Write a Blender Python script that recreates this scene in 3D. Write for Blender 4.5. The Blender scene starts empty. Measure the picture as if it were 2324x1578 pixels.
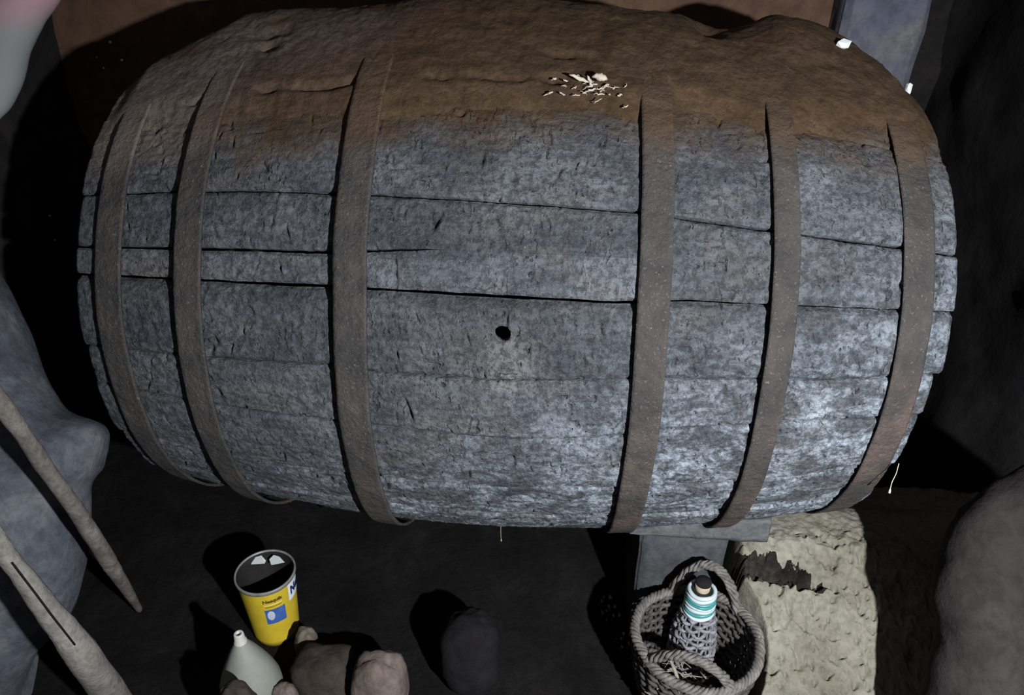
import bpy, bmesh, math, random
import numpy as np
from mathutils import Vector, Matrix

random.seed(7)
RNG = np.random.default_rng(11)
scene = bpy.context.scene
COL = scene.collection

# ------------------------------------------------------------------ camera
FPX = 1694.0
CAM = np.array([0.09472, -1.66422, 0.78580])
RR = np.array([[0.99788966, 0.06406882, 0.01055551],
               [0.04119278, -0.49897274, -0.86563812],
               [-0.0501935, 0.86424614, -0.50055891]])
cd = bpy.data.cameras.new('camera')
cd.sensor_fit = 'HORIZONTAL'
cd.sensor_width = 36.0
cd.lens = FPX * 36.0 / 2324.0
cd.clip_start = 0.02
cd.dof.use_dof = True
cd.dof.focus_distance = 1.35
cd.dof.aperture_fstop = 7.0
cam = bpy.data.objects.new('camera', cd)
COL.objects.link(cam)
M = Matrix(((RR[0][0], -RR[1][0], -RR[2][0], CAM[0]),
            (RR[0][1], -RR[1][1], -RR[2][1], CAM[1]),
            (RR[0][2], -RR[1][2], -RR[2][2], CAM[2]),
            (0, 0, 0, 1)))
cam.matrix_world = M
scene.camera = cam

# ------------------------------------------------------------------ world, lights, exposure
w = bpy.data.worlds.new('cellar_dark')
scene.world = w
w.use_nodes = True
w.node_tree.nodes['Background'].inputs[0].default_value = (0.90, 0.88, 1.0, 1)
w.node_tree.nodes['Background'].inputs[1].default_value = 0.13

def spot(name, loc, target, energy, size_deg, blend, radius, color):
    l = bpy.data.lights.new(name, 'SPOT')
    l.energy = energy
    l.spot_size = math.radians(size_deg)
    l.spot_blend = blend
    l.shadow_soft_size = radius
    l.color = color
    o = bpy.data.objects.new(name, l)
    COL.objects.link(o)
    o.location = loc
    d = Vector(target) - Vector(loc)
    o.rotation_euler = d.to_track_quat('-Z', 'Y').to_euler()
    return o
torch = spot('torch_light', (0.80, -2.00, 0.72), (0.40, -0.45, -0.25), 370, 128, 1.0, 0.020, (0.90, 0.95, 1.0))

vs = scene.view_settings
vs.view_transform = 'Standard'
vs.look = 'None'
vs.exposure = 0.0
vs.gamma = 1.0
vs.use_curve_mapping = False

# ------------------------------------------------------------------ pixel helpers (2324 x 1578 frame)
def ray(u, v):
    return RR.T @ np.array([(u - 1162.0) / FPX, (v - 789.0) / FPX, 1.0])
def at_depth(u, v, d):
    return CAM + ray(u, v) * d
def at_y(u, v, y):
    r = ray(u, v); return CAM + r * ((y - CAM[1]) / r[1])
def at_z(u, v, z):
    r = ray(u, v); return CAM + r * ((z - CAM[2]) / r[2])
def depth_of(P):
    return float(RR[2] @ (np.asarray(P) - CAM))

# ------------------------------------------------------------------ numpy noise
def _hash(ix, iy, iz, seed):
    n = (ix * 374761393 + iy * 668265263 + iz * 2147483647 + seed * 1274126177) & 0xFFFFFFFF
    n = (n ^ (n >> 13)) * 1274126177 & 0xFFFFFFFF
    n = (n ^ (n >> 16)) * 2246822519 & 0xFFFFFFFF
    n = n ^ (n >> 13)
    return (n & 0xFFFFFF) / float(0xFFFFFF)
def vnoise(x, y, z=None, seed=0):
    x = np.asarray(x, float); y = np.asarray(y, float)
    z = np.zeros_like(x) if z is None else np.asarray(z, float)
    x, y, z = np.broadcast_arrays(x, y, z)
    xi = np.floor(x).astype(np.int64); yi = np.floor(y).astype(np.int64); zi = np.floor(z).astype(np.int64)
    fx = x - xi; fy = y - yi; fz = z - zi
    fx = fx * fx * (3 - 2 * fx); fy = fy * fy * (3 - 2 * fy); fz = fz * fz * (3 - 2 * fz)
    def c(a, b, d): return _hash(xi + a, yi + b, zi + d, seed)
    x00 = c(0,0,0) * (1 - fx) + c(1,0,0) * fx; x10 = c(0,1,0) * (1 - fx) + c(1,1,0) * fx
    x01 = c(0,0,1) * (1 - fx) + c(1,0,1) * fx; x11 = c(0,1,1) * (1 - fx) + c(1,1,1) * fx
    return ((x00 * (1 - fy) + x10 * fy) * (1 - fz) + (x01 * (1 - fy) + x11 * fy) * fz) * 2 - 1
def fbm(x, y, z=None, seed=0, octv=4, gain=0.5):
    a = 1.0; t = 0.0; n = 0.0
    for i in range(octv):
        k = 2.0 ** i
        t = t + a * vnoise(np.asarray(x) * k, np.asarray(y) * k, None if z is None else np.asarray(z) * k, seed + i * 17)
        n += a; a *= gain
    return t / n
def sstep(a, b, x):
    t = np.clip((np.asarray(x, float) - a) / (b - a), 0, 1); return t * t * (3 - 2 * t)

# ------------------------------------------------------------------ mesh helpers
def link(name, me, mat=None, parent=None, smooth=True):
    o = bpy.data.objects.new(name, me)
    COL.objects.link(o)
    if mat is not None and not me.materials:
        me.materials.append(mat)
    if smooth:
        me.polygons.foreach_set('use_smooth', [True] * len(me.polygons))
    if parent is not None:
        o.parent = parent
    return o
def np_mesh(name, V, quads=None, extra=None):
    me = bpy.data.meshes.new(name)
    F = [] if quads is None else np.asarray(quads).tolist()
    if extra: F = F + extra
    me.from_pydata(np.asarray(V, float).tolist(), [], F)
    me.validate(); me.update()
    return me
def grid_quads(n, m, closed_m=False, closed_n=False, off=0):
    i = np.arange(n if closed_n else n - 1)[:, None]; j = np.arange(m if closed_m else m - 1)[None, :]
    i2 = (i + 1) % n; j2 = (j + 1) % m
    a = i * m + j; b = i * m + j2; c = i2 * m + j2; d = i2 * m + j
    a, b, c, d = np.broadcast_arrays(a, b, c, d)
    return np.stack([a, b, c, d], -1).reshape(-1, 4) + off
def tag(o, label=None, cat=None, group=None, kind=None):
    if label: o['label'] = label
    if cat: o['category'] = cat
    if group: o['group'] = group
    if kind: o['kind'] = kind
    return o
def empty(name, loc=(0, 0, 0)):
    o = bpy.data.objects.new(name, None)
    o.empty_display_size = 0.05
    COL.objects.link(o); o.location = loc
    return o
class MB:
    def __init__(s): s.V = []; s.F = []; s.n = 0
    def add(s, V, Q, extra=None):
        V = np.asarray(V, float); s.V.append(V)
        if Q is not None: s.F += (np.asarray(Q) + s.n).tolist()
        if extra: s.F += [[k + s.n for k in f] for f in extra]
        s.n += len(V)
    def tube(s, P, r, seg=6, closed=False, caps=True, flat=1.0):
        P = np.asarray(P, float); n = len(P); r = np.broadcast_to(np.asarray(r, float), (n,))
        if closed: T = np.roll(P, -1, 0) - np.roll(P, 1, 0)
        else: T = np.gradient(P, axis=0)
        T /= np.linalg.norm(T, axis=1)[:, None] + 1e-12
        up = np.array([0, 0, 1.0]) if abs(T[0][2]) < 0.9 else np.array([1.0, 0, 0])
        N = np.zeros_like(P); v = up - T[0] * (up @ T[0]); v /= np.linalg.norm(v); N[0] = v
        for i in range(1, n):
            v = N[i-1] - T[i] * (N[i-1] @ T[i]); v /= np.linalg.norm(v) + 1e-12; N[i] = v
        Bn = np.cross(T, N)
        a = np.linspace(0, 2 * np.pi, seg, endpoint=False)
        V = P[:, None, :] + r[:, None, None] * (np.cos(a)[None, :, None] * N[:, None, :] + flat * np.sin(a)[None, :, None] * Bn[:, None, :])
        ex = None if (closed or not caps) else [list(range(seg))[::-1], [(n - 1) * seg + k for k in range(seg)]]
        s.add(V.reshape(-1, 3), grid_quads(n, seg, True, closed), ex)
        return s
    def lathe(s, prof, seg=40, loc=(0, 0, 0), cap0=False, cap1=False):
        prof = np.asarray(prof, float); a = np.linspace(0, 2 * np.pi, seg, endpoint=False)
        V = np.stack([prof[:, 0:1] * np.cos(a), prof[:, 0:1] * np.sin(a), np.repeat(prof[:, 1:2], seg, 1)], -1).reshape(-1, 3) + np.asarray(loc, float)
        ex = []
        if cap0: ex.append(list(range(seg))[::-1])
        if cap1: ex.append([(len(prof) - 1) * seg + k for k in range(seg)])
        s.add(V, grid_quads(len(prof), seg, True), ex)
        return s
    def build(s, name, mat, parent=None, smooth=True):
        return link(name, np_mesh(name, np.concatenate(s.V), None, s.F), mat, parent, smooth)
def helix_strands(P, n_str, R, r, turns, closed=False, seg=6):
    """strands twisted round a path"""
    mb = MB(); P = np.asarray(P, float); n = len(P)
    T = (np.roll(P, -1, 0) - np.roll(P, 1, 0)) if closed else np.gradient(P, axis=0)
    T /= np.linalg.norm(T, axis=1)[:, None]
    up = np.array([0.13, 0.21, 1.0]); A = np.cross(T, up); A /= np.linalg.norm(A, axis=1)[:, None]; Bv = np.cross(A, T)
    t = np.linspace(0, 1, n, endpoint=not closed)
    for k in range(n_str):
        ph = 2 * np.pi * (turns * t + k / n_str)
        rr = r * (1 + 0.25 * np.sin(13 * t * 6 + k * 2.1))
        mb.tube(P + R * (np.cos(ph)[:, None] * A + np.sin(ph)[:, None] * Bv), rr, seg, closed)
    return mb

# ------------------------------------------------------------------ materials
class N:
    def __init__(s, name, rough=0.9, spec=0.2):
        s.m = bpy.data.materials.new(name); s.m.use_nodes = True
        s.t = s.m.node_tree; s.b = s.t.nodes['Principled BSDF']
        s.b.inputs['Roughness'].default_value = rough
        s.b.inputs['Specular IOR Level'].default_value = spec
        s.tc = s.t.nodes.new('ShaderNodeTexCoord')
    def node(s, typ, **kw):
        n = s.t.nodes.new(typ)
        for k, v in kw.items(): setattr(n, k, v)
        return n
    def l(s, a, b): s.t.links.new(a, b)
    def mapping(s, scale=(1, 1, 1), rot=(0, 0, 0), coord='Object'):
        m = s.node('ShaderNodeMapping'); m.inputs['Scale'].default_value = scale; m.inputs['Rotation'].default_value = rot
        s.l(s.tc.outputs[coord], m.inputs['Vector']); return m.outputs[0]
    def noise(s, vec, scale, detail=5, rough=0.6, dist=0.0):
        n = s.node('ShaderNodeTexNoise'); n.inputs['Scale'].default_value = scale
        n.inputs['Detail'].default_value = detail; n.inputs['Roughness'].default_value = rough; n.inputs['Distortion'].default_value = dist
        s.l(vec, n.inputs['Vector']); return n.outputs[0]
    def voro(s, vec, scale, feat='F1'):
        n = s.node('ShaderNodeTexVoronoi', feature=feat); n.inputs['Scale'].default_value = scale
        s.l(vec, n.inputs['Vector']); return n.outputs[0]
    def ramp(s, fac, stops):
        n = s.node('ShaderNodeValToRGB'); e = n.color_ramp.elements
        while len(e) < len(stops): e.new(0.5)
        for el, (p, c) in zip(e, stops):
            el.position = p; el.color = (*c, 1) if len(c) == 3 else c
        s.l(fac, n.inputs[0]); return n.outputs[0]
    def mix(s, fac, a, b, mode='MIX'):
        n = s.node('ShaderNodeMix', data_type='RGBA', blend_type=mode)
        for val, sock in ((fac, n.inputs[0]), (a, n.inputs[6]), (b, n.inputs[7])):
            if isinstance(val, (int, float)): sock.default_value = val
            elif isinstance(val, tuple): sock.default_value = (*val, 1)
            else: s.l(val, sock)
        return n.outputs[2]
    def math(s, op, a, b=None, c=None, clamp=False):
        n = s.node('ShaderNodeMath', operation=op, use_clamp=clamp)
        for i, v in enumerate((a, b, c)):
            if v is None: continue
            if isinstance(v, (int, float)): n.inputs[i].default_value = v
            else: s.l(v, n.inputs[i])
        return n.outputs[0]
    def maprange(s, v, a, b, c=0, d=1, smooth=True):
        n = s.node('ShaderNodeMapRange', interpolation_type='SMOOTHSTEP' if smooth else 'LINEAR')
        s.l(v, n.inputs[0])
        for i, x in enumerate((a, b, c, d)): n.inputs[i + 1].default_value = x
        return n.outputs[0]
    def sep(s, vec):
        n = s.node('ShaderNodeSeparateXYZ'); s.l(vec, n.inputs[0]); return n.outputs
    def bump(s, h, strength, dist, prev=None):
        n = s.node('ShaderNodeBump'); n.inputs['Strength'].default_value = strength; n.inputs['Distance'].default_value = dist
        s.l(h, n.inputs['Height'])
        if prev is not None: s.l(prev, n.inputs['Normal'])
        return n.outputs[0]
    def done(s, col, normal=None):
        if isinstance(col, tuple): s.b.inputs['Base Color'].default_value = (*col, 1)
        else: s.l(col, s.b.inputs['Base Color'])
        if normal is not None: s.l(normal, s.b.inputs['Normal'])
        return s.m

def dust_mask(n, obj):
    x, y, z = n.sep(obj)
    nz = n.noise(obj, 9.0, 5, 0.65)
    thr = n.math('MULTIPLY_ADD', x, 0.03, 0.463)
    thr = n.math('MULTIPLY_ADD', n.math('MULTIPLY', x, x), -0.12, thr)
    h = n.math('SUBTRACT', z, thr)
    h = n.math('MULTIPLY_ADD', n.math('SUBTRACT', nz, 0.5), 0.15, h)
    return n.maprange(h, -0.05, 0.035)

DUST_A = (0.038, 0.022, 0.012)
DUST_B = (0.078, 0.049, 0.028)
def dust_color(n, obj):
    x, y, z = n.sep(obj)
    c = n.ramp(n.noise(n.mapping((1.5, 3, 3)), 10, 6, 0.65), [(0.32, DUST_A), (0.68, DUST_B)])
    big = n.noise(obj, 2.6, 4, 0.6)
    k = n.maprange(n.math('MULTIPLY_ADD', x, -0.55, n.math('SUBTRACT', big, 0.5)), 0.10, 0.42, 0.0, 0.8)
    c = n.mix(k, c, (0.128, 0.104, 0.090))          # greyer ash-like dust towards one end
    rd = n.maprange(n.noise(obj, 5.0, 4, 0.6), 0.50, 0.68, 0.0, 0.6)
    return n.mix(rd, c, (0.072, 0.040, 0.025))
def mat_stave():
    n = N('weathered_stave_wood', 0.92, 0.15)
    obj = n.tc.outputs['Object']
    grain = n.noise(n.mapping((2.2, 30, 30)), 2.0, 6, 0.65, 0.4)
    blot = n.noise(n.mapping((1, 1.2, 1.2)), 6.5, 6, 0.62, 0.6)
    fine = n.noise(obj, 85, 5, 0.7)
    speck = n.noise(obj, 260, 3, 0.7)
    c = n.ramp(grain, [(0.25, (0.034, 0.036, 0.042)), (0.5, (0.072, 0.075, 0.083)), (0.75, (0.125, 0.130, 0.142))])
    c2 = n.ramp(blot, [(0.34, (0.028, 0.031, 0.038)), (0.50, (0.085, 0.088, 0.096)), (0.68, (0.170, 0.176, 0.188))])
    c = n.mix(0.5, c, c2)
    # warm earthy smears
    warm = n.noise(n.mapping((0.9, 2.2, 2.2)), 5.2, 4, 0.6)
    c = n.mix(n.maprange(warm, 0.50, 0.72, 0, 0.6), c, (0.105, 0.090, 0.078))
    # bluish-white patches, stronger towards the lower staves and one end
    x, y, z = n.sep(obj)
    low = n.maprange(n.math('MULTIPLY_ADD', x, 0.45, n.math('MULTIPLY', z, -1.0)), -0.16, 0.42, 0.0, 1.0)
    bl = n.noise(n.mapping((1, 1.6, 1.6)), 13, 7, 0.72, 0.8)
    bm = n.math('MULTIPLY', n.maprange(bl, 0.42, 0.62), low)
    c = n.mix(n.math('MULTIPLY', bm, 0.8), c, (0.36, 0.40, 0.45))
    # pale run under the bung hole
    dx = n.math('SUBTRACT', x, 0.022); dz = n.math('SUBTRACT', z, 0.115)
    d2 = n.math('SQRT', n.math('ADD', n.math('MULTIPLY', dx, dx), n.math('MULTIPLY', dz, dz)))
    st = n.math('MULTIPLY', n.maprange(d2, 0.075, 0.015), 0.55)
    c = n.mix(st, c, (0.20, 0.19, 0.185))
    # fine mottling
    c = n.mix(n.maprange(fine, 0.40, 0.58, 0.65, 0.0), c, (0.022, 0.024, 0.028))
    c = n.mix(n.maprange(speck, 0.58, 0.74, 0.0, 0.45), c, (0.24, 0.24, 0.24))
    # chisel nicks across the grain, checks along it, crumbly pits
    wob = n.node('ShaderNodeVectorMath', operation='ADD')
    nv = n.node('ShaderNodeTexNoise'); nv.inputs['Scale'].default_value = 55; nv.inputs['Detail'].default_value = 4; n.l(obj, nv.inputs['Vector'])
    sc_ = n.node('ShaderNodeVectorMath', operation='SCALE'); sc_.inputs['Scale'].default_value = 0.022
    n.l(nv.outputs[1], sc_.inputs[0]); n.l(obj, wob.inputs[0]); n.l(sc_.outputs[0], wob.inputs[1])
    def wmap(scale):
        m = n.node('ShaderNodeMapping'); m.inputs['Scale'].default_value = scale; n.l(wob.outputs[0], m.inputs['Vector']); return m.outputs[0]
    nick = n.maprange(n.noise(wmap((170, 26, 26)), 1.0, 3, 0.55), 0.63, 0.72)
    nick = n.math('MULTIPLY', nick, n.maprange(n.noise(obj, 11, 3, 0.6), 0.46, 0.58))
    chk = n.maprange(n.noise(wmap((12, 170, 170)), 1.0, 3, 0.55), 0.66, 0.74)
    chk = n.math('MULTIPLY', chk, n.maprange(n.noise(obj, 8.3, 3, 0.6), 0.48, 0.60))
    pit = n.maprange(n.voro(wmap((1.3, 0.6, 0.6)), 90), 0.26, 0.10)
    pit = n.math('MULTIPLY', pit, n.maprange(n.noise(obj, 14.7, 4, 0.65), 0.52, 0.66))
    cut = n.math('MAXIMUM', n.math('MAXIMUM', nick, chk), pit)
    c = n.mix(n.math('MULTIPLY', cut, 0.45), c, (0.020, 0.021, 0.024))
    oi = n.node('ShaderNodeObjectInfo')
    v = n.maprange(oi.outputs['Random'], 0, 1, 0.82, 1.15, False)
    hsv = n.node('ShaderNodeHueSaturation'); n.l(v, hsv.inputs['Value']); n.l(c, hsv.inputs['Color']); hsv.inputs['Saturation'].default_value = 0.95
    dm = dust_mask(n, obj)
    dc = dust_color(n, obj)
    c = n.mix(dm, hsv.outputs[0], dc)
    b = n.bump(n.noise(n.mapping((6, 60, 60)), 3, 5, 0.6), 0.35, 0.004)
    b = n.bump(n.noise(obj, 38, 6, 0.7, 0.5), 0.8, 0.010, b)
    b = n.bump(fine, 0.9, 0.006, b)
    b = n.bump(speck, 0.6, 0.002, b)
    b = n.bump(n.math('SUBTRACT', 1.0, cut), 1.0, 0.007, b)
    pv = n.maprange(n.voro(n.mapping((1.6, 0.55, 0.55)), 55), 0.03, 0.20)
    pk = n.math('MULTIPLY', n.maprange(n.noise(obj, 17, 4, 0.6), 0.56, 0.66), n.math('SUBTRACT', 1.0, pv))
    b = n.bump(n.math('SUBTRACT', 1.0, pk), 1.0, 0.006, b)
    return n.done(c, b)
def mat_hoop():
    n = N('rusted_hoop_iron', 0.85, 0.25)
    obj = n.tc.outputs['Object']
    a = n.noise(obj, 14, 6, 0.65, 0.5); f = n.noise(obj, 120, 5, 0.7)
    c = n.ramp(a, [(0.3, (0.022, 0.020, 0.019)), (0.5, (0.038, 0.034, 0.031)), (0.72, (0.062, 0.051, 0.044))])
    x, y, z = n.sep(obj)
    rust = n.math('MULTIPLY', n.maprange(n.noise(obj, 7, 5, 0.6), 0.40, 0.62), n.maprange(n.math('MULTIPLY_ADD', x, 0.5, n.math('MULTIPLY', z, -1.0)), -0.1, 0.45))
    c = n.mix(n.math('MULTIPLY', rust, 0.6), c, (0.110, 0.070, 0.055))
    c = n.mix(n.maprange(f, 0.40, 0.60, 0.4, 0.0), c, (0.040, 0.036, 0.034))
    c = n.mix(n.maprange(n.noise(obj, 200, 3, 0.7), 0.58, 0.74, 0.0, 0.5), c, (0.19, 0.18, 0.165))
    c = n.mix(dust_mask(n, obj), c, dust_color(n, obj))
    b = n.bump(f, 0.8, 0.004); b = n.bump(n.noise(obj, 45, 5, 0.65), 0.8, 0.008, b)
    return n.done(c, b)
def mat_earth(name, A, B, C, scale=6, bump=0.6, fs=70):
    n = N(name, 0.97, 0.1)
    obj = n.tc.outputs['Object']
    a = n.noise(obj, scale, 7, 0.65, 0.4); f = n.noise(obj, fs, 6, 0.7)
    c = n.ramp(a, [(0.3, A), (0.5, B), (0.72, C)])
    c = n.mix(n.maprange(f, 0.35, 0.6, 0.35, 0.0), c, tuple(0.35 * v for v in A))
    b = n.bump(a, bump * 0.5, 0.02); b = n.bump(f, bump, 0.006, b)
    return n.done(c, b)
def mat_plain(name, col, rough=0.6, spec=0.3, vary=0.25, scale=30, bump=0.15):
    n = N(name, rough, spec)
    obj = n.tc.outputs['Object']
    a = n.noise(obj, scale, 5, 0.65)
    c = n.ramp(a, [(0.3, tuple(v * (1 - vary) for v in col)), (0.7, tuple(min(1, v * (1 + vary)) for v in col))])
    return n.done(c, n.bump(a, bump, 0.004))

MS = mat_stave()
MH = mat_hoop()
def mat_soil():
    n = N('brown_dust_soil', 0.97, 0.1)
    obj = n.tc.outputs['Object']
    f = n.noise(obj, 70, 6, 0.7)
    c = n.mix(n.maprange(f, 0.36, 0.58, 0.45, 0.0), dust_color(n, obj), (0.022, 0.014, 0.009))
    c = n.mix(n.maprange(n.noise(obj, 190, 3, 0.7), 0.62, 0.75, 0, 0.4), c, (0.17, 0.13, 0.09))
    b = n.bump(n.noise(obj, 22, 6, 0.65), 0.5, 0.012); b = n.bump(f, 0.8, 0.005, b)
    return n.done(c, b)
M_SOILTOP = mat_soil()
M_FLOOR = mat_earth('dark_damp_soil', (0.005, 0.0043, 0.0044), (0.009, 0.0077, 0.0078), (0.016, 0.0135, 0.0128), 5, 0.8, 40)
M_BANK = mat_earth('pale_dried_mud', (0.15, 0.132, 0.10), (0.215, 0.197, 0.155), (0.275, 0.256, 0.21), 5, 0.8, 60)
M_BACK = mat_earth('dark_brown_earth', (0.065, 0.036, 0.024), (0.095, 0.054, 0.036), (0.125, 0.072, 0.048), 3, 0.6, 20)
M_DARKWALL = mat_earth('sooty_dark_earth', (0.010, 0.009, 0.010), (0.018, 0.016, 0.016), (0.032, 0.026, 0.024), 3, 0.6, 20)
M_GREYROCK = mat_earth('blue_grey_stone', (0.045, 0.048, 0.058), (0.088, 0.093, 0.108), (0.16, 0.165, 0.172), 9, 0.6, 40)
M_RIGHTROCK = mat_earth('brown_grey_stone', (0.016, 0.013, 0.012), (0.027, 0.023, 0.022), (0.046, 0.040, 0.038), 4, 0.6, 30)
M_PILLAR = mat_earth('grey_concrete', (0.045, 0.046, 0.048), (0.062, 0.064, 0.067), (0.082, 0.084, 0.087), 10, 0.5, 60)
M_CHOCK = mat_earth('grey_chock_wood', (0.07, 0.071, 0.073), (0.105, 0.106, 0.107), (0.145, 0.145, 0.143), 12, 0.5, 70)

# ------------------------------------------------------------------ the setting
def sheet(name, O, U, W, nu, nv, amp, sc, mat, seed, kind='structure', octv=5):
    O = np.array(O, float); U = np.array(U, float); W = np.array(W, float)
    nrm = np.cross(U, W); nrm /= np.linalg.norm(nrm)
    a = np.linspace(0, 1, nu)[:, None]; b = np.linspace(0, 1, nv)[None, :]
    P = O + a[..., None] * U + b[..., None] * W
    d = amp * fbm(P[..., 0] * sc, P[..., 1] * sc, P[..., 2] * sc, seed, octv)
    P = P + d[..., None] * nrm
    o = link(name, np_mesh(name, P.reshape(-1, 3), grid_quads(nu, nv)), mat)
    o['kind'] = kind
    return o
FZ = -0.80
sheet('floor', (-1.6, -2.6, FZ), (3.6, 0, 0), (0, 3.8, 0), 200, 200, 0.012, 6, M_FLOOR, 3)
PIER_L = at_y(1910, 60, 0.60)[0]
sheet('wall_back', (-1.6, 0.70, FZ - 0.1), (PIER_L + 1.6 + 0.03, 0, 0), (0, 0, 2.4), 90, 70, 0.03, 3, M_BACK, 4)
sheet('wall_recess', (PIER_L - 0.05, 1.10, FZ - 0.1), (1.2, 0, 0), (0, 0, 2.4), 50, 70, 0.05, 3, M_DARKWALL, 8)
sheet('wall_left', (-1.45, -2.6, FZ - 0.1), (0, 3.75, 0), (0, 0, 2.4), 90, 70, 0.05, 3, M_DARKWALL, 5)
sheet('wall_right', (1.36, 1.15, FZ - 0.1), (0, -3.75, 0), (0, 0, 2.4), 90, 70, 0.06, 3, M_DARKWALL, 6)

# ------------------------------------------------------------------ barrel
R1, KQ = 0.57696, 0.15866 / 0.64
def rb(s): return R1 * (1 - KQ * np.asarray(s) ** 2)
HOOPS = [(-0.7443, -0.6875, 0.012), (-0.5768, -0.5227, 0.018), (-0.2799, -0.2204, 0.018),
         (0.2393, 0.2942, 0.013), (0.4653, 0.5105, 0.013), (0.700, 0.757, 0.009)]

# gouges: chips knocked out of the wood (position along the axis, arc, half sizes, depth)
GN = 1100
G_S = RNG.uniform(-0.75, 0.75, GN); G_A = RNG.uniform(-0.75, 1.15, GN)
G_W = RNG.uniform(0.0012, 0.0035, GN); G_H = RNG.uniform(0.003, 0.013, GN); G_D = RNG.uniform(0.002, 0.0085, GN)
G_T = RNG.uniform(-0.5, 0.5, GN)
big = RNG.random(GN) < 0.10
G_W[big] *= 2.2; G_D[big] *= 1.4
flatg = RNG.random(GN) < 0.22
G_W[flatg], G_H[flatg] = G_H[flatg] * 1.6, G_W[flatg]
# the split running up from the bung hole, and a few nicks near it
for (gs, ga, gw, gh, gd) in [(.0215, .185, .0018, .012, .012), (.012, .196, .004, .0035, .006), (.060, .135, .0022, .010, .008), (.035, .145, .004, .004, .006), (.155, .12, .006, .003, .007), (.075, .19, .004, .003, .006)]:
    G_S = np.append(G_S, gs); G_A = np.append(G_A, ga); G_W = np.append(G_W, gw); G_H = np.append(G_H, gh); G_D = np.append(G_D, gd); G_T = np.append(G_T, 0.0)
def wood_disp(S, PH, seed, s0, ang0):
    A = PH * 0.55
    d = 0.0035 * fbm(S * 7, A * 16, None, seed, 4)
    d = d + 0.0016 * fbm(S * 22, A * 70, None, seed + 3, 4)
    d = d + 0.0014 * fbm(S * 120, A * 120, None, seed + 5, 3)
    # rough flaking in patches
    patch = sstep(0.05, 0.45, fbm(S * 6, A * 9, None, 91, 3))
    d = d - patch * 0.006 * np.abs(fbm(S * 55, A * 75, None, seed + 9, 3))
    lo, hi = A.min() - 0.03, A.max() + 0.03
    for k in np.where((G_A > lo) & (G_A < hi))[0]:
        js = np.where(np.abs(S[:, 0] - G_S[k]) < 4 * max(G_W[k], G_H[k]))[0]
        if len(js) == 0: continue
        sl = slice(js[0], js[-1] + 1)
        u = (S[sl] - G_S[k]) - G_T[k] * (A[sl] - G_A[k]); v = A[sl] - G_A[k]
        g = np.exp(-((u / G_W[k]) ** 2 + (v / G_H[k]) ** 2))
        d[sl] -= G_D[k] * g
        g2 = np.exp(-(((u - 1.9 * G_W[k]) / G_W[k]) ** 2 + (v / G_H[k]) ** 2))
        d[sl] += 0.30 * G_D[k] * g2
    return d

barrel = empty('barrel', (0, 0, 0))
tag(barrel, 'large old grey wooden barrel lying on its side, with six rusty hoops', 'barrel')
BUNG_S, BUNG_P = 0.013, math.radians(16.75)
BUNG_R = 0.0146

def poly(pts):
    xs = np.array([p[0] for p in pts]); ys = np.radians([p[1] for p in pts])
    return lambda s: np.interp(s, xs, ys)
B64 = poly([(-.8, 62.5), (-.26, 63), (0.1, 65), (.43, 60), (.8, 57)])
B40 = poly([(-.8, 42), (-.42, 41.2), (-.1, 39.8), (.23, 38.7), (.44, 37), (.8, 35)])
B30 = poly([(-.8, 30.2), (-.3, 29.9), (-.12, 30.8), (.27, 30.6)])
B23 = poly([(-.8, 24.1), (-.33, 23.8), (-.09, 23.4), (.2, 22.9), (.33, 23.6), (.8, 23)])
B9 = poly([(-.8, 7.6), (-.3, 9.1), (-.21, 8.5), (0, 8.15), (.24, 9.3), (.46, 9.4), (.54, 8.8), (.8, 9.2)])
BM3 = poly([(-.8, -2.2), (-.2, -3), (.02, -4), (.2, -3.2), (.3, -1.2), (.5, -.3), (.8, -.8)])
BM17 = poly([(-.8, -17.5), (0, -18), (.8, -16)])
def const(a): return lambda s: np.full_like(np.asarray(s, float), math.radians(a))
SPLIT = 0.268
def hi_lo(s):   # lower edge of the wide stave: it narrows left of the split to make room for the short filler
    return np.where(np.asarray(s) < SPLIT, B30(s), B23(s))
#        low edge, high edge, s0,    s1,    radial offset, detail
STAVES = [
    (B40, B64, -0.800, 0.806, 0.002, 1.0),
    (hi_lo, B40, -0.795, 0.809, 0.000, 1.0),
    (B23, B30, -0.797, SPLIT, 0.000, 1.0),
    (B9, B23, -0.801, 0.806, -0.003, 1.0),
    (BM3, B9, -0.792, 0.789, -0.001, 1.0),
    (BM17, BM3, -0.796, 0.781, 0.000, 1.0),
    (const(-31), BM17, -0.790, 0.775, -0.002, 1.0),
    (const(-46), const(-31), -0.796, 0.786, 0.001, 1.0),
    (const(-60), const(-46), -0.798, 0.795, 0.0, 0.45),
]
ang = -60.0
while ang > -276.0:
    nxt = max(ang - 18.2, -280.0)
    if nxt < -270: nxt = -277.0
    STAVES.append((const(nxt), const(ang), -0.797, 0.800, RNG.uniform(-0.002, 0.003), 0.25))
    ang = nxt
# the top staves between B64 and the back
STAVES.append((B64, const(83), -0.798, 0.803, 0.001, 0.7))

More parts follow.
